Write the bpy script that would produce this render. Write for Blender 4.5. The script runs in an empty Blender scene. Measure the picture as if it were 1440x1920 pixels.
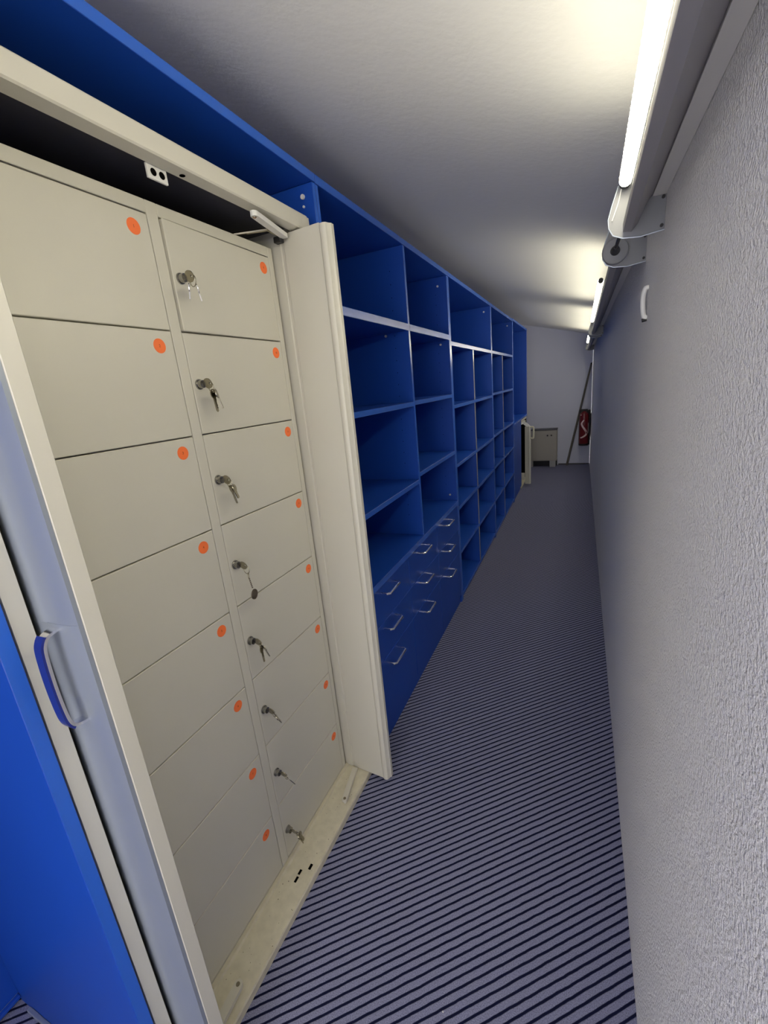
import bpy, bmesh, math, random
from mathutils import Vector, Matrix
random.seed(4)
S = bpy.context.scene
COL = S.collection

# ---------------------------------------------------------------- camera
cam_d = bpy.data.cameras.new('camera')
cam = bpy.data.objects.new('camera', cam_d); COL.objects.link(cam)
cam_d.sensor_fit = 'HORIZONTAL'; cam_d.sensor_width = 36.0
cam_d.lens = 814.54 / 1440.0 * 36.0
cam_d.clip_start = 0.01; cam_d.clip_end = 60
R_ = Vector((0.91185858, 0.40001481, -0.09220675))      # image right
D_ = Vector((0.02707751, -0.2827396, -0.95881444))      # image down
F_ = Vector((-0.40961048, 0.87180644, -0.26864993))     # forward
m = Matrix((R_, -D_, -F_)).transposed().to_4x4(); m.translation = Vector((0, 0, 1.5))
cam.matrix_world = m
S.camera = cam

# ---------------------------------------------------------------- world, exposure
w = bpy.data.worlds.new('world'); S.world = w; w.use_nodes = True
w.node_tree.nodes['Background'].inputs[0].default_value = (0.95, 0.92, 0.93, 1)
w.node_tree.nodes['Background'].inputs[1].default_value = 3.8
S.view_settings.view_transform = 'Standard'; S.view_settings.look = 'None'
S.view_settings.exposure = 0.65; S.view_settings.gamma = 1.0
S.view_settings.use_curve_mapping = False
S.cycles.use_denoising = True
S.cycles.max_bounces = 14; S.cycles.diffuse_bounces = 10
S.cycles.sample_clamp_indirect = 6
TUBE_STRENGTH = 25.0
TUBE_COLOR = (1.0, 0.935, 0.70)

# ---------------------------------------------------------------- materials
def mat(name, col, rough=0.5, metal=0.0, spec=0.5, bump=None, coat=0.0, var=0.0, vscale=6.0, emit=None):
    M = bpy.data.materials.new(name); M.use_nodes = True
    nt = M.node_tree; b = nt.nodes['Principled BSDF']
    b.inputs['Base Color'].default_value = (*col, 1)
    b.inputs['Roughness'].default_value = rough
    b.inputs['Metallic'].default_value = metal
    b.inputs['Specular IOR Level'].default_value = spec
    b.inputs['Coat Weight'].default_value = coat
    b.inputs['Coat Roughness'].default_value = 0.18
    tc = nt.nodes.new('ShaderNodeTexCoord'); tc.name = 'tc'
    if var:
        n = nt.nodes.new('ShaderNodeTexNoise'); n.inputs['Scale'].default_value = vscale
        n.inputs['Detail'].default_value = 4
        nt.links.new(tc.outputs['Object'], n.inputs['Vector'])
        r = nt.nodes.new('ShaderNodeMapRange')
        r.inputs['From Min'].default_value = .3; r.inputs['From Max'].default_value = .7
        r.inputs['To Min'].default_value = 1 - var; r.inputs['To Max'].default_value = 1 + var
        nt.links.new(n.outputs['Fac'], r.inputs['Value'])
        mx = nt.nodes.new('ShaderNodeVectorMath'); mx.operation = 'SCALE'
        mx.inputs[0].default_value = col
        nt.links.new(r.outputs['Result'], mx.inputs['Scale'])
        nt.links.new(mx.outputs['Vector'], b.inputs['Base Color'])
    if bump:
        sc, dist, st = bump
        n = nt.nodes.new('ShaderNodeTexNoise'); n.inputs['Scale'].default_value = sc
        n.inputs['Detail'].default_value = 3
        nt.links.new(tc.outputs['Object'], n.inputs['Vector'])
        bp = nt.nodes.new('ShaderNodeBump'); bp.inputs['Distance'].default_value = dist
        bp.inputs['Strength'].default_value = st
        nt.links.new(n.outputs['Fac'], bp.inputs['Height'])
        nt.links.new(bp.outputs['Normal'], b.inputs['Normal'])
    if emit:
        b.inputs['Emission Color'].default_value = (*emit[0], 1)
        b.inputs['Emission Strength'].default_value = emit[1]
    return M

BLUE = mat('blue_laminate', (0.010, 0.066, 0.40), 0.42, spec=0.35, var=0.05, vscale=2.0, bump=(900, .0003, .15))
BEDGE = mat('blue_edge_band', (0.022, 0.125, 0.60), 0.27, spec=0.55, coat=0.15)
GEDGE = mat('grey_edge_band', (0.30, 0.30, 0.31), 0.27, spec=0.8, coat=0.2)
BEIGE = mat('beige_steel', (0.60, 0.58, 0.50), 0.38, spec=0.45, var=0.015, vscale=3.0, bump=(700, .0002, .12))
BEIGE2 = mat('beige_steel_worn', (0.62, 0.58, 0.45), 0.45, spec=0.4, var=0.07, vscale=40.0, bump=(300, .0004, .2))
ALU = mat('brushed_grey_aluminium', (0.36, 0.40, 0.46), 0.38, metal=0.5)
CHROME = mat('chrome', (0.90, 0.90, 0.92), 0.2, metal=1.0)
LOCKMET = mat('polished_lock_metal', (0.34, 0.33, 0.31), 0.16, metal=1.0)
NICKEL = mat('nickel_key', (0.36, 0.33, 0.25), 0.25, metal=1.0)
DARKMET = mat('dark_tag_metal', (0.16, 0.13, 0.10), 0.4, metal=0.8)
NAVYPL = mat('navy_handle_plastic', (0.014, 0.025, 0.20), 0.3)
BLACK = mat('black_plastic', (0.012, 0.012, 0.014), 0.5)
HOLESHADE = mat('dark_hole_and_shade', (0.004, 0.004, 0.004), 0.9, spec=0.0)
ORANGE = mat('orange_sticker', (0.95, 0.19, 0.045), 0.55)
INK = mat('dark_red_ink', (0.16, 0.015, 0.008), 0.6)
WHITEPL = mat('white_plastic', (0.74, 0.74, 0.72), 0.35)
CREAMPL = mat('cream_plastic', (0.72, 0.70, 0.52), 0.35)
GREYPL = mat('grey_fixture_paint', (0.30, 0.29, 0.30), 0.42)
GREYBR = mat('grey_bracket_paint', (0.21, 0.215, 0.235), 0.45)
DUCT = mat('painted_duct', (0.72, 0.70, 0.66), 0.5)
REDPAINT = mat('red_enamel', (0.15, 0.006, 0.012), 0.3, coat=0.3)
PINKW = mat('white_print', (0.80, 0.62, 0.62), 0.5)
WOOD = mat('grey_brown_wood', (0.10, 0.09, 0.08), 0.6, var=0.15, vscale=30)
BOXGREY = mat('grey_beige_cabinet_paint', (0.36, 0.34, 0.31), 0.5)
FOOTGREY = mat('foot_grey', (0.35, 0.35, 0.36), 0.6)
DARKGREY = mat('dark_grey_trim', (0.07, 0.07, 0.09), 0.5)
CEIL = mat('ceiling_plaster', (0.85, 0.845, 0.83), 0.9, spec=0.1, bump=(45, .004, .25), var=0.015, vscale=1.5)
WFAR = mat('far_wall_paint', (0.58, 0.60, 0.74), 0.9, spec=0.1, bump=(160, .002, .2))
GLOW = mat('lit_tube', (1, 1, 1), 0.4, emit=(TUBE_COLOR, TUBE_STRENGTH))

def wall_mat():
    M = mat('rough_plaster', (0.88, 0.865, 0.845), 0.92, spec=0.1)
    nt = M.node_tree; b = nt.nodes['Principled BSDF']; tc = nt.nodes['tc']
    n = nt.nodes.new('ShaderNodeTexNoise'); n.inputs['Scale'].default_value = 190; n.inputs['Detail'].default_value = 3
    n2 = nt.nodes.new('ShaderNodeTexNoise'); n2.inputs['Scale'].default_value = 7; n2.inputs['Detail'].default_value = 2
    for k in (n, n2): nt.links.new(tc.outputs['Object'], k.inputs['Vector'])
    b1 = nt.nodes.new('ShaderNodeBump'); b1.inputs['Distance'].default_value = .012; b1.inputs['Strength'].default_value = .12
    b2 = nt.nodes.new('ShaderNodeBump'); b2.inputs['Distance'].default_value = .0065; b2.inputs['Strength'].default_value = .9
    nt.links.new(n2.outputs['Fac'], b1.inputs['Height']); nt.links.new(n.outputs['Fac'], b2.inputs['Height'])
    nt.links.new(b1.outputs['Normal'], b2.inputs['Normal']); nt.links.new(b2.outputs['Normal'], b.inputs['Normal'])
    return M
WRIGHT = wall_mat()

def carpet_mat():
    M = mat('striped_carpet', (0.1, 0.1, 0.13), 0.95, spec=0.05)
    nt = M.node_tree; N = nt.nodes; L = nt.links; b = N['Principled BSDF']; tc = N['tc']
    nz = N.new('ShaderNodeTexNoise'); nz.inputs['Scale'].default_value = 30; nz.inputs['Detail'].default_value = 2
    L.new(tc.outputs['Object'], nz.inputs['Vector'])
    dot = N.new('ShaderNodeVectorMath'); dot.operation = 'DOT_PRODUCT'
    a = math.radians(42.5); P = 0.0198
    dot.inputs[1].default_value = (-math.sin(a) / P, math.cos(a) / P, 0)
    L.new(tc.outputs['Object'], dot.inputs[0])
    ad = N.new('ShaderNodeMath'); ad.operation = 'MULTIPLY_ADD'; ad.inputs[1].default_value = .16
    L.new(nz.outputs['Fac'], ad.inputs[0]); L.new(dot.outputs['Value'], ad.inputs[2])
    fr = N.new('ShaderNodeMath'); fr.operation = 'FRACT'; L.new(ad.outputs[0], fr.inputs[0])
    pp = N.new('ShaderNodeMath'); pp.operation = 'PINGPONG'; pp.inputs[1].default_value = .5
    L.new(fr.outputs[0], pp.inputs[0])
    ramp = N.new('ShaderNodeMapRange'); ramp.interpolation_type = 'SMOOTHSTEP'
    ramp.inputs['From Min'].default_value = .10; ramp.inputs['From Max'].default_value = .20
    L.new(pp.outputs[0], ramp.inputs['Value'])
    sp = N.new('ShaderNodeTexNoise'); sp.inputs['Scale'].default_value = 420; sp.inputs['Detail'].default_value = 2
    L.new(tc.outputs['Object'], sp.inputs['Vector'])
    sr = N.new('ShaderNodeMapRange'); sr.inputs['From Min'].default_value = .3; sr.inputs['From Max'].default_value = .7
    sr.inputs['To Min'].default_value = .65; sr.inputs['To Max'].default_value = 1.35
    L.new(sp.outputs['Fac'], sr.inputs['Value'])
    sc = N.new('ShaderNodeVectorMath'); sc.operation = 'SCALE'; sc.inputs[0].default_value = (0.215, 0.222, 0.335)
    L.new(sr.outputs['Result'], sc.inputs['Scale'])
    mx = N.new('ShaderNodeMix'); mx.data_type = 'RGBA'
    mx.inputs[6].default_value = (0.008, 0.010, 0.034, 1)
    L.new(ramp.outputs['Result'], mx.inputs[0]); L.new(sc.outputs['Vector'], mx.inputs[7])
    L.new(mx.outputs[2], b.inputs['Base Color'])
    h = N.new('ShaderNodeMath'); h.operation = 'MULTIPLY_ADD'; h.inputs[1].default_value = .3
    L.new(sp.outputs['Fac'], h.inputs[0]); L.new(ramp.outputs['Result'], h.inputs[2])
    bp = N.new('ShaderNodeBump'); bp.inputs['Distance'].default_value = .0015; bp.inputs['Strength'].default_value = .5
    L.new(h.outputs[0], bp.inputs['Height']); L.new(bp.outputs['Normal'], b.inputs['Normal'])
    return M
CARPET = carpet_mat()

# ---------------------------------------------------------------- helpers
WLOC = {}
def wloc(o): return WLOC.get(o.name, Vector((0, 0, 0))) if o else Vector((0, 0, 0))
def tag(o, label=None, cat=None, group=None, kind=None):
    for k, v in (('label', label), ('category', cat), ('group', group), ('kind', kind)):
        if v: o[k] = v
    return o
def thing(name, loc, label, cat, group=None):
    o = bpy.data.objects.new(name, None); COL.objects.link(o)
    o.empty_display_size = .05; o.location = loc; WLOC[o.name] = Vector(loc)
    return tag(o, label, cat, group)
def obj(name, bm, mats, parent=None, smooth=False, loc=None):
    """link a bmesh given in world coordinates as one mesh object"""
    base = wloc(parent) if parent else Vector(loc or (0, 0, 0))
    bmesh.ops.translate(bm, verts=bm.verts, vec=-base)
    bmesh.ops.recalc_face_normals(bm, faces=bm.faces)
    me = bpy.data.meshes.new(name); bm.to_mesh(me); bm.free()
    for k in (mats if isinstance(mats, (list, tuple)) else [mats]): me.materials.append(k)
    if smooth:
        me.shade_smooth()
        try: me.set_sharp_from_angle(angle=math.radians(38))
        except Exception: pass
    o = bpy.data.objects.new(name, me); COL.objects.link(o)
    if parent: o.parent = parent
    else: o.location = base
    WLOC[o.name] = base
    return o
def add_box(bm, x0, x1, y0, y1, z0, z1, bev=0.0, mi=0, edge_mi=None):
    r = bmesh.ops.create_cube(bm, size=1)
    vs = r['verts']
    for v in vs:
        v.co = Vector(((x0 + x1) / 2 + v.co.x * (x1 - x0), (y0 + y1) / 2 + v.co.y * (y1 - y0), (z0 + z1) / 2 + v.co.z * (z1 - z0)))
    fs = list({f for v in vs for f in v.link_faces})
    for f in fs:
        f.material_index = mi
        if edge_mi is not None and f.calc_center_median().x > max(x0, x1) - 1e-5: f.material_index = edge_mi
    if bev:
        bmesh.ops.bevel(bm, geom=list({e for v in vs for e in v.link_edges}), offset=bev, segments=1, affect='EDGES')
    return vs
def box(name, x0, x1, y0, y1, z0, z1, m_, parent=None, bev=0.001, edge=None):
    bm = bmesh.new()
    add_box(bm, x0, x1, y0, y1, z0, z1, bev, 0, 1 if edge else None)
    return obj(name, bm, [m_, edge] if edge else m_, parent)
def add_prism(bm, pts, a0, a1, axis='Y', d=(0, 0), mi=0):
    """pts: 2D outline; extruded along axis from a0 to a1; d: shift of far end in the outline plane"""
    def P(p, a, s):
        u, v = p[0] + d[0] * s, p[1] + d[1] * s
        return {'Y': (u, a, v), 'Z': (u, v, a), 'X': (a, u, v)}[axis]
    A = [bm.verts.new(P(p, a0, 0)) for p in pts]; B = [bm.verts.new(P(p, a1, 1)) for p in pts]
    n = len(pts); fs = [bm.faces.new(A), bm.faces.new(B[::-1])]
    for i in range(n): fs.append(bm.faces.new((A[i], B[i], B[(i + 1) % n], A[(i + 1) % n])))
    for f in fs: f.material_index = mi
def add_cyl(bm, p0, p1, r0, r1=None, n=20, mi=0, cap=True):
    p0, p1 = Vector(p0), Vector(p1); r1 = r0 if r1 is None else r1
    ax = (p1 - p0).normalized(); u = ax.orthogonal().normalized(); v = ax.cross(u)
    A, B = [], []
    for i in range(n):
        t = 2 * math.pi * i / n; dd = u * math.cos(t) + v * math.sin(t)
        A.append(bm.verts.new(p0 + dd * r0)); B.append(bm.verts.new(p1 + dd * r1))
    fs = [bm.faces.new((A[i], A[(i + 1) % n], B[(i + 1) % n], B[i])) for i in range(n)]
    if cap: fs += [bm.faces.new(A[::-1]), bm.faces.new(B)]
    for f in fs: f.material_index = mi
def add_tube(bm, pts, r, n=8, closed=False, mi=0):
    pts = [Vector(p) for p in pts]; N = len(pts); rings = []
    up = None
    for i, p in enumerate(pts):
        a = pts[(i - 1) % N] if (closed or i) else p; b = pts[(i + 1) % N] if (closed or i < N - 1) else p
        t = (b - a).normalized()
        if up is None: up = t.orthogonal().normalized()
        up = (up - t * up.dot(t)).normalized(); v = t.cross(up)
        rings.append([bm.verts.new(p + (up * math.cos(k * 2 * math.pi / n) + v * math.sin(k * 2 * math.pi / n)) * r) for k in range(n)])
    for i in range(N if closed else N - 1):
        A, B = rings[i], rings[(i + 1) % N]
        for k in range(n):
            f = bm.faces.new((A[k], A[(k + 1) % n], B[(k + 1) % n], B[k])); f.material_index = mi
    if not closed:
        bm.faces.new(rings[0][::-1]).material_index = mi; bm.faces.new(rings[-1]).material_index = mi
def add_torus(bm, c, nrm, R, r, n=20, k=6, mi=0):
    c = Vector(c); nrm = Vector(nrm).normalized(); u = nrm.orthogonal().normalized(); v = nrm.cross(u)
    add_tube(bm, [c + (u * math.cos(2 * math.pi * i / n) + v * math.sin(2 * math.pi * i / n)) * R for i in range(n)], r, k, True, mi)
def smooth_path(pts, k=5):
    out = []
    P = [Vector(p) for p in pts]
    for i in range(len(P) - 1):
        p0, p1, p2, p3 = P[max(i - 1, 0)], P[i], P[i + 1], P[min(i + 2, len(P) - 1)]
        for s in range(k):
            t = s / k
            out.append(.5 * ((2 * p1) + (p2 - p0) * t + (2 * p0 - 5 * p1 + 4 * p2 - p3) * t * t + (3 * p1 - p0 - 3 * p2 + p3) * t ** 3))
    out.append(P[-1]); return out
def struct(o): o['kind'] = 'structure'; return o

# ================================================================= STRUCTURE
YF, YB = 7.93, -1.9          # near end behind the camera left open so the world adds fill light
def wx(y): return 0.1618 - 0.0035 * y           # face of the right wall
def cz(x): return 2.068 - 0.27 * x              # sloping ceiling
struct(box('floor', -1.45, 0.35, YB - .1, YF + .1, -.05, 0, CARPET, bev=0))
bm = bmesh.new()
add_prism(bm, [(-1.45, cz(-1.45)), (.35, cz(.35)), (.35, cz(.35) + .08), (-1.45, cz(-1.45) + .08)], YB - .1, YF + .1)
struct(obj('ceiling', bm, CEIL))
bm = bmesh.new()
add_prism(bm, [(wx(YB), 0), (.34, 0), (.34, cz(.34)), (wx(YB), cz(wx(YB)))], YB, YF, d=(0, 0))
for v in bm.verts:
    if v.co.x < .3 and v.co.y > 0: v.co.x = wx(YF); v.co.z = 0 if v.co.z < 1 else cz(wx(YF))
struct(obj('wall_right', bm, WRIGHT))
struct(box('wall_left', -1.45, -1.375, YB, YF, 0, cz(-1.375), WFAR, bev=0))
def end_wall(name, y0, y1):
    bm = bmesh.new()
    xr = wx(y0) - .0005
    add_prism(bm, [(-1.374, 0), (xr, 0), (xr, cz(xr) - .0005), (-1.374, cz(-1.374) - .0005)], y0, y1)
    return struct(obj(name, bm, WFAR))
end_wall('wall_far', YF, YF + .08)
struct(box('baseboard_far', -.35, wx(YF) - .004, YF - .008, YF, 0, .022, DARKGREY, bev=.001))
struct(box('baseboard_left', -1.30, -.75, .2515, .2605, 0, .012, ALU, bev=.001))
# cable duct running along the top of the right wall
bm = bmesh.new()
pts = [(.131, 1.858), (.1575, 1.858), (.1575, 1.935), (.131, 1.935)]
add_prism(bm, pts, YB, 7.9)
for v in bm.verts: v.co.x += wx(v.co.y) - .1585
struct(obj('trim_1', bm, DUCT))

# ================================================================= BLUE SHELVING
XF, XB, T = -.745, -1.348, .022
def fitting(parent, y, x, z, r=.005):
    bm = bmesh.new(); add_cyl(bm, (x, y, z), (x, y - .004, z), r, n=12)
    return obj('shelf_fitting', bm, WHITEPL, parent, True)
def carcass(u, y0, y1, ta, tb, ztop=2.135, zt0=2.110, zbot=0.0, back=True):
    box('side_panel', XB, XF, y0, y0 + ta, zbot, zt0 - .0005, BLUE, u, .001, BEDGE)
    box('side_panel', XB, XF, y1 - tb, y1, zbot, zt0 - .0005, BLUE, u, .001, BEDGE)
    box('top_board', XB, XF + .002, y0, y1, zt0, ztop, BLUE, u, .001, BEDGE)
    if back: box('back_panel', XB - .012, XB - .0005, y0, y1, .03, ztop, BLUE, u, 0)
def shelf(u, y0, y1, z, t=T, xf=XF + .0005, name='shelf', edge=BEDGE):
    return box(name, XB, xf, y0 + .0005, y1 - .0005, z - t, z, BLUE, u, .001, edge)

# open bay left of the steel cabinet
u = thing('shelving_bay', (-1.05, -.35, 0), 'bright blue open bay in the bottom left corner, nearest the camera, with carpet inside', 'shelving')
carcass(u, -1.0, .283, T, T, 2.146, 2.122)
box('rear_ledge', XB, XB + .012, -.978, .26, .02, .03, BLUE, u, .001)
# bay around the steel cabinet
u = thing('shelving_bay', (-1.05, .8, 0), 'blue surround enclosing the tall beige steel locker cabinet', 'shelving')
box('side_panel', XB, XF, 1.306, 1.322, 0, 2.110, BLUE, u, .001, BEDGE)
bm = bmesh.new(); add_box(bm, XB, XF + .002, .284, 1.3215, 2.122, 2.146, .001, 0, 1)
for v in bm.verts: v.co.z -= .0105 * (v.co.y - .284) / 1.04
obj('top_board', bm, [BLUE, BEDGE], u)
box('back_panel', XB - .012, XB - .0005, .284, 1.322, .03, 2.11, BLUE, u, 0)
fitting(u, 1.306, -.781, 2.078, .007); fitting(u, 1.306, -.781, 2.052, .0035)

# unit with drawers
u = thing('shelving_unit', (-1.05, 2.03, 0), 'blue shelving unit with eight open cubbies above nine drawers, right of the steel cabinet', 'shelving')
ya, yb = 1.3225, 2.767
carcass(u, ya, yb, .016, T)
y1a, y1b = 2.04, 2.062
box('divider', XB, XF, y1a, y1b, .7505, 2.1095, BLUE, u, .001, BEDGE)
Lc = (ya + .016, y1a); Rc = (y1b, yb - T)
for c in (Lc, Rc): shelf(u, c[0], c[1], 1.785, .030)
shelf(u, *Lc, 1.434); shelf(u, *Rc, 1.438)
shelf(u, *Lc, 1.050); shelf(u, *Rc, 1.082)
shelf(u, ya + .016, yb - T, .750, .028, XF + .008, 'worktop')
for (x, y, z) in ((-.86, 2.04, 1.745), (-.80, 2.745, 2.06), (-.80, 2.745, 1.735), (-.79, 2.745, .79)):
    fitting(u, y, x, z, .006)
for yy in (2.04, 2.745):                          # column of drilled shelf-pin holes
    bm = bmesh.new()
    for k in range(22):
        z = .86 + k * .055
        if min(abs(z - s) for s in (1.05, 1.434, 1.77, 1.082)) < .03: continue
        add_cyl(bm, (-.815, yy, z), (-.815, yy - .0006, z), .0019, n=8)
    o = obj('pin_holes', bm, HOLESHADE, u); o['kind'] = 'stuff'
box('plinth', -.80, -.755, ya + .017, yb - T - .001, 0, .058, BLUE, u, 0)
cols = (1.3390, 1.8075, 2.276, 2.7445); rows = ((.0600, .3855), (.3885, .5525), (.5555, .7205))
hy = (1.534, 1.995, 2.443); hz = (.360, .527, .692)
for ci in range(3):
    for ri in range(3):
        z0, z1 = rows[ri]
        bm = bmesh.new(); add_box(bm, XF - .018, XF, cols[ci] + .0008, cols[ci + 1] - .0008, z0, z1, .0012)
        add_box(bm, XB + .03, XF - .0185, cols[ci] + .012, cols[ci + 1] - .012, z0 + .01, z1 - .02)
        d = obj('drawer', bm, BLUE, u)
        y, z = hy[ci], hz[ri]; hw = .062; xo = XF + .041
        bm = bmesh.new()
        add_tube(bm, [(XF, y - hw, z), (xo - .010, y - hw, z), (xo, y - hw + .010, z), (xo, y + hw - .010, z), (xo - .010, y + hw, z), (XF, y + hw, z)], .0054, 8)
        h = obj('handle', bm, CHROME, d, True)

# two pigeonhole units
def pigeon(label, y0, y1, mid, gm, zs, loc):
    u = thing('shelving_unit', loc, label, 'shelving')
    carcass(u, y0, y1, T, T)
    a, b = y0 + T, y1 - T
    shelf(u, a, b, 1.751, .025)
    zs = list(zs) + [.052]
    top = 1.7255
    for z in zs:
        shelf(u, a, b, z)
        box('divider', XB, XF - .002, mid, mid + gm, z + .0005, top - .0005, BLUE, u, .001, GEDGE)
        top = z - T - .0005
    box('plinth', -.80, -.757, a, b, 0, .0295, BLUE, u, 0)
    fitting(u, b, -.80, 2.07, .007)
    return u
pg = pigeon('blue pigeonhole unit with grey-edged middle divider, directly right of the drawers', 2.768, 4.136, 3.385, .034, (1.368, .985, .692, .374), (-1.05, 3.45, 0))
fitting(pg, 4.114, -1.16, 2.05, .006)
pigeon('second blue pigeonhole unit with grey-edged divider, farther down the corridor', 4.137, 5.460, 4.712, .034, (1.384, 1.000, .700, .380), (-1.05, 4.8, 0))

# far unit: open upper bay above a closed blue front and the low steel cabinet
u = thing('shelving_unit', (-1.05, 6.17, 0), 'farthest blue unit with tall empty upper bay above a low steel cabinet', 'shelving')
carcass(u, 5.461, 6.872, T, T, 2.145, 2.12)
shelf(u, 5.461 + T, 6.872 - T, .972, .022, XF + .006, 'worktop')
bm = bmesh.new(); add_box(bm, XF - .018, XF, 5.485, 6.17, .045, .948, .0012)
o = obj('front_panel', bm, BLUE, u)
box('divider', XB, XF - .02, 6.155, 6.171, 0, .949, BLUE, u, .001)
box('plinth', -.80, -.757, 5.485, 6.15, 0, .044, BLUE, u, 0)
fitting(u, 6.172 - .322, XF - .02, .90)

# ================================================================= TALL STEEL CABINET
c = thing('steel_cabinet', (-1.03, .78, 0), 'tall beige steel cabinet, its doors slid open, holding the numbered lockers', 'cabinet')
bm = bmesh.new(); add_prism(bm, [(-1.30, .290), (-.748, .2865), (-.748, .3115), (-.775, .3115), (-.775, .302), (-1.30, .302)], 0, 2.005, 'Z'); obj('side_panel', bm, BEIGE, c)
box('side_panel', -1.30, -.748, 1.2565, 1.268, 0, 2.005, BEIGE, c)
box('back_panel', -1.312, -1.3005, .290, 1.268, 0, 2.005, DARKGREY, c)  # dark colour in place of beige, painting in the unlit cabinet interior
box('top_panel', -1.30, -.7855, .3025, 1.256, 1.992, 2.006, DARKGREY, c)  # darkened likewise to stand for the shade above the lockers
bm = bmesh.new(); add_box(bm, -.785, -.745, .3025, 1.256, 1.966, 2.007, .003)
beam = obj('top_rail', bm, BEIGE, c)
bm = bmesh.new(); add_cyl(bm, (-.770, .816, 1.9658), (-.770, .816, 1.9650), .006, n=12); obj('rail_slot', bm, HOLESHADE, beam)
bm = bmesh.new()
add_prism(bm, [(-.853, 0), (-.745, 0), (-.745, .022), (-.748, .027), (-.853, .027)], .3025, 1.256)
sill = obj('base_sill', bm, BEIGE2, c)
bm = bmesh.new(); add_prism(bm, [(-.853, .0272), (-.838, .0272), (-.842, .034), (-.853, .034)], .3025, 1.22); obj('sill_rim', bm, BEIGE2, c)
for a in ((-.7745, -.7655, .806, .824), (-.798, -.790, .781, .797), (-.796, -.788, .757, .775)):
    box('sill_slot', a[0], a[1], a[2], a[3], .0268, .0275, HOLESHADE, sill, 0)
# tiny grime specks on the sill
bm = bmesh.new()
for k in range(46):
    y = random.uniform(.37, 1.15); x = random.uniform(-.833, -.752); s = random.uniform(.0004, .0011)
    add_box(bm, x - s, x + s, y - s, y + s * 1.5, .0268, .0273)
o = obj('grime_specks', bm, mat('grime', (.10, .08, .05), .9), sill); o['kind'] = 'stuff'
# latch plate under the top rail
bm = bmesh.new(); add_box(bm, -.791, -.7855, .742, .790, 1.943, 1.969, .001)
lp = obj('latch_plate', bm, WHITEPL, c)
for yy in (.756, .776):
    bm = bmesh.new(); add_cyl(bm, (-.7853, yy, 1.9555), (-.7846, yy, 1.9555), .0068, n=14); obj('latch_hole', bm, HOLESHADE, lp)
def arm(p0, p1, w_, z0, z1, name='hinge_arm', screw=True, up=True):
    p0, p1 = Vector((*p0, 0)), Vector((*p1, 0)); t = (p1 - p0).normalized(); n = Vector((-t.y, t.x, 0)) * w_ / 2
    out = []
    for k in range(7):
        a = math.pi / 2 + math.pi * k / 6
        out.append(p0 + t * math.cos(a) * w_ / 2 + Vector((-t.y, t.x, 0)) * math.sin(a) * w_ / 2)
    out += [p1 - n, p1 + n]
    bm = bmesh.new(); add_prism(bm, [(q.x, q.y) for q in out], z0, z1, 'Z')
    if up: add_cyl(bm, (p0.x, p0.y, .0272), (p0.x, p0.y, z0), .006, n=12)
    a = obj(name, bm, BEIGE if up else WHITEPL, c)
    if screw:
        bm = bmesh.new()
        zz = z1 if up else z0; s = .0025 if up else -.0025
        add_cyl(bm, (p0.x, p0.y, zz), (p0.x, p0.y, zz + s), .0055, .0045, n=12); obj('screw', bm, NICKEL, a, True)
    return a
arm((-.757, 1.022), (-.792, 1.196), .019, 1.944, 1.956, up=False)
arm((-.773, 1.058), (-.800, 1.196), .020, .0355, .046)
arm((-.779, .488), (-.770, .364), .023, .0355, .048)
bm = bmesh.new(); add_tube(bm, [(-.90, 1.07, 1.943), (-.806, 1.135, 1.955), (-.800, 1.19, 1.950)], .005, 8); obj('guide_rod', bm, NICKEL, c, True)
bm = bmesh.new(); add_box(bm, -.822, -.798, 1.18, 1.2000, 1.934, 1.950, .002); obj('hinge_block', bm, BLACK, c)
# right door leaf, slid back so that only its front strip shows
def leafpt(x, off): return (x, 1.197 + (-.66 - x) * .08 + off)
bm = bmesh.new()
add_prism(bm, [leafpt(-1.02, .003), leafpt(-.823, .003), leafpt(-.820, .006), leafpt(-.812, .006), leafpt(-.809, .003),
               leafpt(-.679, .003), leafpt(-.679, .030), leafpt(-1.02, .030)], .030, 1.962, 'Z')
rd = obj('door', bm, BEIGE, c)
bm = bmesh.new()
add_prism(bm, [leafpt(-.6785, .033), leafpt(-.6785, .003), leafpt(-.674, -.001), leafpt(-.664, -.002), leafpt(-.657, .002),
               leafpt(-.653, .014), leafpt(-.648, .020), leafpt(-.648, .033)], .030, 1.958, 'Z')
obj('door_edge_profile', bm, BEIGE, rd, True)
# left door leaf with aluminium grip strip
bm = bmesh.new(); add_box(bm, -1.13, -.660, .3335, .3615, .030, 1.962, .0015)
ld = obj('door', bm, BEIGE, c)
bm = bmesh.new()
add_prism(bm, [(-.661, .3333), (-.661, .3268), (-.672, .3235), (-.700, .3205), (-.724, .3205), (-.726, .3195), (-.755, .3200), (-.770, .3225), (-.779, .3275), (-.782, .3333)], .032, 1.960, 'Z')
st = obj('grip_strip', bm, ALU, ld, True); st['label'] = 'brushed grey aluminium strip'
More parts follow.
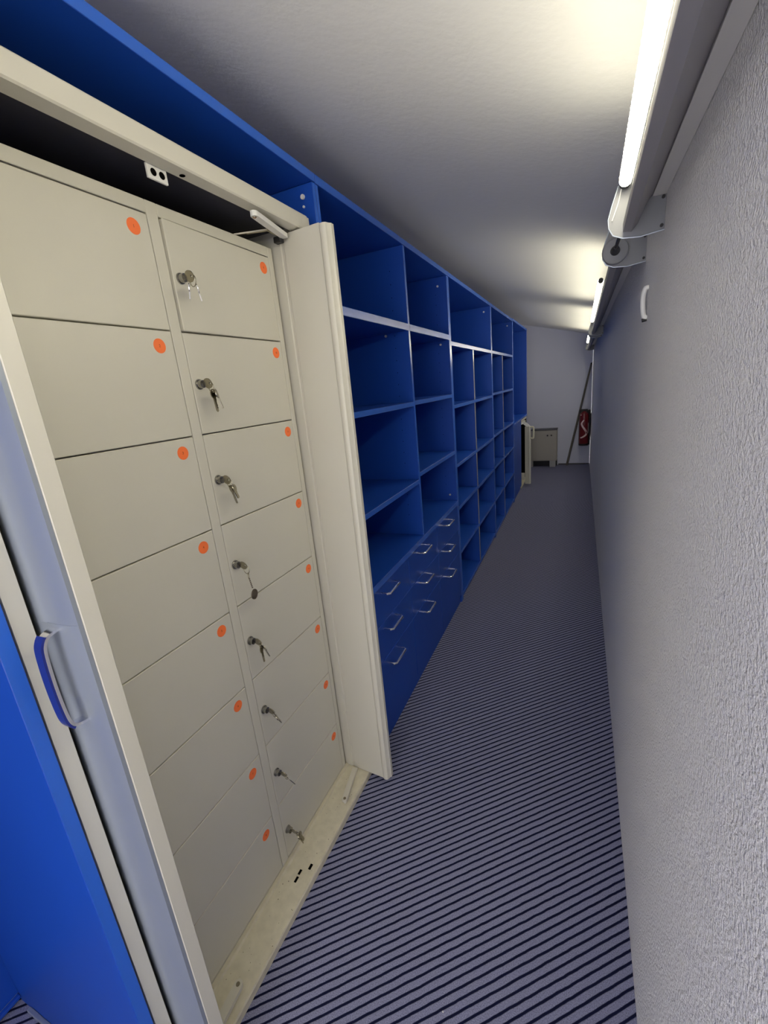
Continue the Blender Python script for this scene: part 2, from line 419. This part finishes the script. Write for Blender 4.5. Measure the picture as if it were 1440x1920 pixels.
# bow handle : swept rectangular section in the Y-Z plane
def sweep(path, x0, x1, t0, t1, m_, name, parent):
    bm = bmesh.new(); rings = []; N = len(path)
    for i, (y, z) in enumerate(path):
        a = path[max(i - 1, 0)]; b = path[min(i + 1, N - 1)]
        ty, tz = b[0] - a[0], b[1] - a[1]; l = math.hypot(ty, tz); ny, nz = tz / l, -ty / l      # outward normal
        rings.append([bm.verts.new((x, y + ny * t, z + nz * t)) for x, t in ((x0, t0), (x1, t0), (x1, t1), (x0, t1))])
    for i in range(N - 1):
        for k in range(4): bm.faces.new((rings[i][k], rings[i][(k + 1) % 4], rings[i + 1][(k + 1) % 4], rings[i + 1][k]))
    bm.faces.new(rings[0][::-1]); bm.faces.new(rings[-1])
    return obj(name, bm, m_, parent, True)
pth = [(p.x, p.y) for p in smooth_path([(.3205, 1.041, 0), (.304, 1.045, 0), (.296, 1.054, 0), (.2925, 1.075, 0), (.291, 1.125, 0), (.2925, 1.176, 0), (.296, 1.193, 0), (.304, 1.203, 0), (.3205, 1.207, 0)], 4)]
def YZ(seq): return seq
hd = sweep(pth, -.716, -.699, 0, .0045, CHROME, 'door_handle', c)
sweep(pth[5:-5], -.7165, -.6985, -.0035, -.0002, NAVYPL, 'handle_inlay', hd)
bm = bmesh.new(); add_prism(bm, [(-.662, .3262), (-.672, .3228), (-.700, .3198), (-.7395, .3193), (-.7395, .3203), (-.700, .3207), (-.672, .3240), (-.662, .3270)], 1.083, 1.212, 'Z')
obj('handle_plate', bm, ALU, c, True)

# ================================================================= LOCKER BLOCK inside the cabinet
XL = -.851
lb = thing('locker_block', (-1.03, .79, .034), 'beige block of two columns of numbered lockers inside the tall steel cabinet', 'lockers')
zb = [1.905, 1.673, 1.436, 1.200, .965, .729, .4925, .256, .040]
bm = bmesh.new(); add_box(bm, -1.26, -.872, .372, 1.206, .036, 1.932, 0); obj('locker_body', bm, BEIGE, lb)
for n_, (a, b, z0, z1) in {'a': (.372, .400, .036, 1.932), 'b': (.7785, .8075, .036, 1.932), 'c': (1.1855, 1.206, .036, 1.932)}.items():
    box('frame_stile', -.8715, XL, a, b, z0, z1, BEIGE, lb, .0012)
for a, b in ((.4002, .7783), (.8077, 1.1853)):
    box('frame_rail', -.8715, XL, a, b, 1.9065, 1.932, BEIGE, lb, .0012)
    box('frame_rail', -.8715, XL - .001, a, b, .036, .0385, BEIGE, lb, 0)
def digits(txt, size):
    cu = bpy.data.curves.new('t', 'FONT'); cu.body = txt; cu.size = size; cu.align_x = 'CENTER'; cu.align_y = 'CENTER'
    cu.resolution_u = 2
    ob = bpy.data.objects.new('t', cu); COL.objects.link(ob)
    dg = bpy.context.evaluated_depsgraph_get(); me = bpy.data.meshes.new_from_object(ob.evaluated_get(dg))
    bpy.data.objects.remove(ob); return me
def locker_door(y0, y1, z0, z1, num, lock_y, sy, open_=0.0):
    bm = bmesh.new(); add_box(bm, -.868, XL, y0 + .0012, y1 - .0012, z0 + .0015, z1 - .0015, .0014)
    d = obj('locker_door', bm, BEIGE, lb)
    zc = z1 - .118 if True else z0
    bm = bmesh.new()
    add_cyl(bm, (XL, lock_y, zc), (XL + .003, lock_y, zc), .0125, .0118, n=24)
    add_cyl(bm, (XL + .003, lock_y, zc), (XL + .014, lock_y, zc), .0100, .0092, n=24)
    lk = obj('lock', bm, LOCKMET, d, True)
    bm = bmesh.new(); zs = z1 - .034
    add_cyl(bm, (XL + .0001, sy, zs), (XL + .0006, sy, zs), .0155, n=28)
    me = digits(str(num), .0085)
    vs = [bm.verts.new((XL + .0008, sy + v.co.x, zs + v.co.y)) for v in me.vertices]
    for p in me.polygons:
        try: bm.faces.new([vs[i] for i in p.vertices]).material_index = 1
        except Exception: pass
    s = obj('number_sticker', bm, [ORANGE, INK], d)
    if open_:
        hinge = Vector((-.860, y1 - .002, 0)) - WLOC[lb.name]
        M = Matrix.Translation(hinge) @ Matrix.Rotation(open_, 4, 'Z') @ Matrix.Translation(-hinge)
        d.matrix_local = M
    return d, zc
for i in range(8):
    locker_door(.4005, .778, zb[i + 1], zb[i], i + 1, .422, .7385)
LOCKZ = []
for i in range(8):
    d, zc = locker_door(.808, 1.185, zb[i + 1], zb[i], i + 9, .829, 1.1535, math.radians(1.1) if i == 0 else 0)
    LOCKZ.append(zc)

# keys hanging from the right-hand column of locks
def key_shape(bm, p, dirv, nrm, L=.034, bow=.0125):
    """key: round bow at p, blade towards dirv, flat normal nrm"""
    p = Vector(p); t = Vector(dirv).normalized(); n = Vector(nrm); n = (n - t * n.dot(t)).normalized(); s = t.cross(n)
    h = .0011
    def slab(pts):
        A = [bm.verts.new(p + t * a + s * b + n * h) for a, b in pts]; B = [bm.verts.new(p + t * a + s * b - n * h) for a, b in pts]
        k = len(pts); bm.faces.new(A); bm.faces.new(B[::-1])
        for i in range(k): bm.faces.new((A[i], B[i], B[(i + 1) % k], A[(i + 1) % k]))
    k = 18
    # bow as ring with a hole
    O = [(math.cos(2 * math.pi * i / k) * bow, math.sin(2 * math.pi * i / k) * bow) for i in range(k)]
    I = [(math.cos(2 * math.pi * i / k) * .003 - bow * .55, math.sin(2 * math.pi * i / k) * .003) for i in range(k)]
    vs = [[bm.verts.new(p + t * a + s * b + n * hh) for a, b in pts] for pts in (O, I) for hh in (h, -h)]
    for i in range(k):
        j = (i + 1) % k
        bm.faces.new((vs[0][i], vs[0][j], vs[2][j], vs[2][i])); bm.faces.new((vs[1][i], vs[3][i], vs[3][j], vs[1][j]))
        bm.faces.new((vs[0][i], vs[1][i], vs[1][j], vs[0][j])); bm.faces.new((vs[2][i], vs[2][j], vs[3][j], vs[3][i]))
    slab([(bow * .9, -.0052), (bow + L * .15, -.0052), (bow + L * .2, -.0038), (bow + L * .45, -.0038), (bow + L * .5, -.0054), (bow + L * .6, -.003),
          (bow + L * .7, -.0050), (bow + L * .8, -.003), (bow + L * .9, -.0045), (bow + L, 0), (bow + L * .9, .0045), (bow * .9, .0052)])
SETS = [
 ('two short glinting keys spread on a ring in the top right locker lock', [(.006, .20, .9, .016), (-.010, -.25, .7, .016)], .012, False),
 ('brass-toned key pair hanging from the second lock from the top', [(.002, .05, .2, .032), (.010, .30, .6, .026)], .011, False),
 ('small key bunch hanging from the third lock from the top', [(.002, .20, 1.2, .030), (.008, .35, .3, .018)], .011, False),
 ('key ring with a bead chain and round dark tag, fourth lock from the top', [], .013, True),
 ('two narrow keys hanging from the fifth lock from the top', [(.000, .02, .4, .030), (.008, .35, 1.2, .026)], .010, False),
 ('short twisted key set hanging from the sixth lock from the top', [(.006, .45, .9, .022)], .010, False),
 ('single long key slanting down from the seventh lock from the top', [(.006, .50, 1.3, .036)], .009, False),
 ('dark key pair hanging from the lowest lock, just above the sill', [(.004, .30, .8, .034), (.008, .38, .2, .026)], .009, False)]
for i, (lab, spares, rr, chain) in enumerate(SETS):
    x0 = XL + .0145 + (.0065 if i == 0 else 0); y0 = .829; z0 = LOCKZ[i]
    t = thing('key_set', (x0, y0, z0), lab, 'keys', 'keys hanging in the locker locks')
    bm = bmesh.new(); key_shape(bm, (x0 + .014, y0, z0), (-1, 0, 0), (0, 1, .25), .002, .0125)
    obj('key', bm, NICKEL, t, True)
    rc = Vector((x0 + .021, y0 + .001, z0 - rr * .85))
    bm = bmesh.new(); add_torus(bm, rc, (.25, 1, 0), rr, .0009, 22, 6); obj('key_ring', bm, NICKEL, t, True)
    for (dy, lean, tw, L) in spares:
        bm = bmesh.new()
        p = rc + Vector((dy * .4, dy, -rr - .0045))
        key_shape(bm, p, (0.05, lean, -1), (math.cos(tw), math.sin(tw), 0), L, .0115)
        obj('key', bm, CHROME if i == 0 else NICKEL, t, True)
    if chain:
        bm = bmesh.new(); q = rc + Vector((.0, .003, -rr))
        add_torus(bm, q + Vector((0, .001, -.008)), (.8, .6, 0), .009, .0008, 18, 6)
        obj('key_ring', bm, NICKEL, t, True)
        bm = bmesh.new()
        for k in range(6):
            p = q + Vector((.0005 * k, .002 + .0005 * k, -.018 - .0052 * k))
            bmesh.ops.create_uvsphere(bm, u_segments=8, v_segments=6, radius=.0022, matrix=Matrix.Translation(p))
        obj('bead_chain', bm, DARKMET, t, True)
        p = q + Vector((.004, .006, -.018 - .0052 * 6 - .0155))
        bm = bmesh.new(); nn = Vector((1, .15, 0)).normalized()
        add_cyl(bm, p - nn * .001, p + nn * .001, .0145, n=28); add_torus(bm, p + nn * .001, nn, .0135, .0009, 28, 6)
        tg = obj('round_tag', bm, DARKMET, t, True); tg['label'] = 'round dark metal tag'

# ================================================================= LOW STEEL CABINET at the far end
c2 = thing('steel_cabinet', (-1.03, 6.5, 0), 'low beige steel cabinet with one door open under the farthest blue worktop', 'cabinet')
box('side_panel', -1.30, -.765, 6.174, 6.186, 0, .945, BEIGE, c2)
box('side_panel', -1.30, -.748, 6.835, 6.847, 0, .945, BEIGE, c2)
box('back_panel', -1.312, -1.3005, 6.174, 6.847, 0, .945, DARKGREY, c2)
box('top_rail', -.785, -.745, 6.1865, 6.8345, .915, .945, BEIGE, c2, .002)
box('base_sill', -1.30, -.745, 6.1865, 6.8345, 0, .025, BEIGE2, c2, .002)
box('shelf', -1.29, -.86, 6.187, 6.834, .47, .485, DARKGREY, c2)
box('interior_shade_panel', -1.299, -1.29, 6.187, 6.834, .026, .944, HOLESHADE, c2, 0)  # black panel added to paint the shade at the back of the cabinet
box('interior_shade_panel', -1.289, -.752, 6.826, 6.8345, .026, .914, HOLESHADE, c2, 0)  # black panel over the far inner side, shade put in as colour
bm = bmesh.new()
add_prism(bm, [(-.712, 6.306), (-.672, 6.300), (-.655, 6.290), (-.640, 6.297), (-.634, 6.325), (-.712, 6.335)], .040, .842, 'Z')
d2 = obj('door', bm, BEIGE, c2, True)
bm = bmesh.new()
add_tube(bm, smooth_path([(-.640, 6.300, .833), (-.612, 6.297, .835), (-.598, 6.297, .820), (-.597, 6.297, .76), (-.600, 6.297, .69), (-.615, 6.297, .680), (-.640, 6.300, .684)], 4), .0115, 8)
h2 = obj('handle', bm, CREAMPL, d2, True); h2['label'] = 'cream loop handle'
bm = bmesh.new(); add_prism(bm, [(-.762, 6.23), (-.742, 6.225), (-.735, 6.60), (-.757, 6.60)], .880, .905, 'Z'); obj('hinge_arm', bm, WHITEPL, c2)
bm = bmesh.new(); add_prism(bm, [(-.720, .905), (-.690, .895), (-.640, .843), (-.690, .843), (-.735, .880)], 6.30, 6.325, 'Y'); obj('hinge_arm', bm, WHITEPL, c2)
box('hinge_block', -.785, -.715, 6.265, 6.298, .11, .20, BEIGE, c2, .003)

# ================================================================= FAR WALL THINGS
b = thing('wall_box', (-.57, 7.82, 0), 'low grey-beige metal box with two small knobs against the far wall', 'cabinet')
bm = bmesh.new(); add_box(bm, -.775, -.366, 7.72, 7.929, .108, .617, .003); obj('box_body', bm, BOXGREY, b)
bm = bmesh.new(); add_box(bm, -.760, -.376, 7.714, 7.7195, .120, .605, .002); fp = obj('front_panel', bm, BOXGREY, b)
box('lid', -.779, -.361, 7.712, 7.929, .6175, .632, DARKGREY, b, .002)
for x in (-.513, -.453):
    bm = bmesh.new(); add_cyl(bm, (x, 7.7138, .531), (x, 7.700, .531), .013, .011, n=14); obj('knob', bm, BLACK, b, True)
for x0, wf in ((-.772, .03), (-.478, .094)):
    box('foot', x0, x0 + wf, 7.722, 7.90, 0, .1075, FOOTGREY, b, .003)
box('base_recess', -.775, -.366, 7.84, 7.928, .002, .107, BLACK, b, 0)

p = thing('wooden_pole', (-.205, 7.86, 0), 'long thin grey-brown pole leaning in the far right corner', 'pole')
bm = bmesh.new(); add_cyl(bm, (-.212, 7.845, .004), (.112, 7.912, 1.60), .0180, .0130, n=14); obj('shaft', bm, WOOD, p, True)
bm = bmesh.new(); add_cyl(bm, (.112, 7.912, 1.60), (.1153, 7.9127, 1.616), .0125, .0095, n=14); obj('end_cap', bm, BLACK, p, True)

e = thing('fire_extinguisher', (.035, 7.775, .34), 'dark red fire extinguisher with white swirl mounted in the far right corner', 'fire extinguisher')
ex, ey = .032, 7.770
bm = bmesh.new()
prof = [(.0, .345), (.064, .345), (.070, .355), (.070, .80), (.066, .835), (.050, .862), (.026, .876), (.026, .888), (0, .888)]
n = 28; rings = []
for r_, z_ in prof:
    rings.append([bm.verts.new((ex + r_ * math.cos(2 * math.pi * k / n), ey + r_ * math.sin(2 * math.pi * k / n), z_)) for k in range(n)] if r_ else [bm.verts.new((ex, ey, z_))])
for i in range(len(rings) - 1):
    A, B = rings[i], rings[i + 1]
    for k in range(n):
        if len(A) == 1: bm.faces.new((A[0], B[(k + 1) % n], B[k]))
        elif len(B) == 1: bm.faces.new((A[k], A[(k + 1) % n], B[0]))
        else: bm.faces.new((A[k], A[(k + 1) % n], B[(k + 1) % n], B[k]))
bd = obj('cylinder', bm, REDPAINT, e, True)
bm = bmesh.new(); add_cyl(bm, (ex, ey, .345), (ex, ey, .375), .0725, n=28); obj('base_ring', bm, BLACK, e, True)
bm = bmesh.new(); add_box(bm, ex - .055, ex + .045, ey - .022, ey + .022, .885, .905, .004); add_box(bm, ex - .075, ex + .05, ey - .012, ey + .012, .9055, .918, .003)
obj('valve_head', bm, BLACK, e)
bm = bmesh.new(); add_tube(bm, smooth_path([(ex + .04, ey - .01, .895), (ex + .078, ey - .022, .87), (ex + .086, ey - .022, .78), (ex + .084, ey - .022, .55), (ex + .082, ey - .02, .43)], 5), .0155, 10); obj('hose', bm, BLACK, e, True)
bm = bmesh.new(); add_box(bm, ex - .074, ex + .092, ey + .0735, ey + .082, .34, .90, .003); add_box(bm, ex - .03, ex + .03, ey + .082, 7.9295, .50, .72, .003); obj('wall_bracket', bm, BLACK, e)
def on_cyl(X, z, rad=.0712):
    dx = max(-.069, min(.069, X - ex)); return Vector((ex + dx, ey - math.sqrt(rad * rad - dx * dx), z))
def ribbon(pts, wd, name):
    path = smooth_path([(a, b_, 0) for a, b_ in pts], 6); bm = bmesh.new(); prev = None
    for i, q in enumerate(path):
        a = path[max(i - 1, 0)]; b_ = path[min(i + 1, len(path) - 1)]; t = (b_ - a).normalized(); nx, nz = -t.y, t.x
        wdd = wd * (0.6 + .4 * math.sin(math.pi * i / (len(path) - 1)))
        cur = [bm.verts.new(on_cyl(q.x + s * nx * wdd, q.y + s * nz * wdd)) for s in (-1, 1)]
        if prev: bm.faces.new((prev[0], prev[1], cur[1], cur[0]))
        prev = cur
    return obj(name, bm, PINKW, bd)
ribbon([(.033, .755), (.008, .722), (-.002, .693), (.012, .655), (.035, .620), (.060, .580), (.071, .550), (.064, .520), (.038, .497), (.005, .478), (-.016, .472)], .0140, 'white_swirl')
ribbon([(-.016, .838), (-.010, .826)], .009, 'white_mark')
ribbon([(.094, .705), (.096, .62), (.095, .54)], .006, 'white_mark')

# ================================================================= LIGHT FIXTURES
def profile(pts, y0, y1, m_, name, parent, smooth=False, k=0.0):
    bm = bmesh.new(); add_prism(bm, pts, y0, y1)
    for v in bm.verts: v.co.x += k * (v.co.y - .75) * max(0, min(1, (.1295 - v.co.x) / .055))
    for v in bm.verts: v.co.x += wx(v.co.y) - .1573
    return obj(name, bm, m_, parent, smooth)
HOUS = [(.1295, 1.862), (.1295, 1.905), (.100, 1.905), (.0815, 1.880), (.0765, 1.862), (.0725, 1.845), (.0670, 1.815), (.0680, 1.800), (.086, 1.797), (.100, 1.812), (.116, 1.845)]
PLATE = [(.1570, 1.862), (.1570, 1.788), (.110, 1.783), (.074, 1.787), (.054, 1.796), (.045, 1.812), (.043, 1.830), (.050, 1.858), (.061, 1.893), (.084, 1.908), (.128, 1.908), (.131, 1.862)]
def fixture(h0, h1, t0, t1, label, k=0.0):
    f = thing('light_fixture', (wx((h0 + h1) / 2) - .06, (h0 + h1) / 2, 1.79), label, 'light', 'fixtures along the top of the right wall')
    profile(HOUS, h0, h1, GREYPL, 'housing', f, True, k)
    yc = (t0 + t1) / 2
    X = lambda y: .0665 + wx(y) - .1573 + k * (y - .75)
    bm = bmesh.new(); add_cyl(bm, (X(t0), t0, 1.892), (X(t1), t1, 1.892), .0124, n=24)
    for fc in bm.faces:                       # the diffuser glows to the side and down; the back of the tube is opaque
        c_ = fc.calc_center_median(); d_ = Vector((c_.x - X(c_.y), 0, c_.z - 1.892)).normalized()
        fc.material_index = 0 if d_.dot(Vector((-.80, 0, -.60))) > -.35 else 1
    tb = obj('tube', bm, [GLOW, WHITEPL], f, True)
    # prismatic ribs around the tube
    for (a, b_) in ((t0 - .02, t0), (t1, t1 + .02)):
        bm = bmesh.new(); add_cyl(bm, (X(a), a, 1.892), (X(b_), b_, 1.892), .0112, n=20); obj('tube_cap', bm, BLACK, f, True)
    return f, X
def bracket(f, y, disc=False, cone=True):
    bm = bmesh.new(); add_prism(bm, PLATE, y, y + .004)
    for v in bm.verts: v.co.x += wx(y) - .1573
    br = obj('wall_bracket', bm, GREYBR, f)
    bm = bmesh.new(); ox = wx(y) - .1573
    add_tube(bm, [(p_[0] + ox, y - .0015, p_[1]) for p_ in PLATE[1:10]], .0016, 6); obj('bracket_rim', bm, ALU, br, True)
    for z in (1.853, 1.797):
        bm = bmesh.new(); add_cyl(bm, (.151 + ox, y - .0005, z), (.151 + ox, y - .005, z), .0035, n=10); obj('screw', bm, BLACK, br, True)
    if disc:
        bm = bmesh.new(); cx = .076 + ox
        add_cyl(bm, (cx, y - .016, 1.827), (cx, y - .0003, 1.827), .0335, .0345, n=32); add_torus(bm, (cx, y - .016, 1.827), (0, 1, 0), .0330, .0016, 32, 6)
        obj('round_cover', bm, GREYBR, br, True)
        bm = bmesh.new(); add_cyl(bm, (cx, y - .016, 1.827), (cx, y - .06, 1.827), .013, .006, n=14); add_cyl(bm, (cx, y - .06, 1.827), (cx + .003, y - .30, 1.827), .0045, n=10)
        obj('cable_plug', bm, BLACK, br, True)
    return br
f1, X1 = fixture(-.25, 1.279, -.18, 1.245, 'nearest strip light, its long bright tube entering the top edge of the photo', .013)
bracket(f1, 1.280)
bm = bmesh.new(); xq = X1(1.27)
add_tube(bm, smooth_path([(xq, 1.262, 1.892), (xq - .006, 1.272, 1.886), (xq - .010, 1.277, 1.865), (xq - .018, 1.276, 1.838), (xq - .022, 1.276, 1.826)], 5), .0013, 6); obj('wire', bm, WHITEPL, f1, True)
f2, X2 = fixture(1.606, 4.395, 2.46, 4.25, 'second strip light, beginning with a round grey cover beyond the first bracket')
bracket(f2, 1.601, True); bracket(f2, 4.396)
f3, X3 = fixture(4.715, 7.45, 4.80, 7.25, 'farthest strip light, a short bright stub near the far wall')
bracket(f3, 4.710, True); bracket(f3, 7.451)
f0, X0 = fixture(-1.85, -.36, -1.80, -.42, 'unseen strip light added for fill on the right wall behind the viewpoint')  # extra fixture added out of view to supply fill light
bracket(f0, -.359)
# fine prismatic rings on the nearest tube
bm = bmesh.new()
for k in range(78):
    y = -.16 + k * .0180
    if y > 1.235: break
    add_torus(bm, (X1(y), y, 1.892), (0, 1, 0), 0.0126, .0012, 20, 4)
o = obj('tube_ribs', bm, mat('clear_rib', (.8, .8, .78), .3, emit=((1, .97, .88), .30)), f1, True); o['kind'] = 'stuff'

# white clip on the right wall
y = 1.495; xw = wx(y)
hk = thing('wall_clip', (xw, y, 1.62), 'small white oval clip on the rough wall below the strip lights', 'clip')
bm = bmesh.new()
add_tube(bm, smooth_path([(xw, y, 1.703), (xw - .008, y, 1.700), (xw - .012, y, 1.680), (xw - .011, y, 1.650), (xw - .007, y, 1.630), (xw, y, 1.626)], 5), .0065, 10)
obj('clip_body', bm, WHITEPL, hk, True)
bm = bmesh.new(); add_cyl(bm, (xw, y, 1.622), (xw - .012, y, 1.620), .005, n=10); obj('screw', bm, BLACK, hk, True)

# white crumb on the carpet
bm = bmesh.new(); bmesh.ops.create_icosphere(bm, subdivisions=1, radius=.0022, matrix=Matrix.Translation((-.276, .650, .0018)))
for v in bm.verts: v.co += Vector((random.uniform(-.0005, .0005), random.uniform(-.0005, .0005), 0))
tag(obj('crumb', bm, WHITEPL, None, loc=(-.276, .650, 0)), 'tiny white crumb on the striped carpet near the bottom edge', 'crumb')
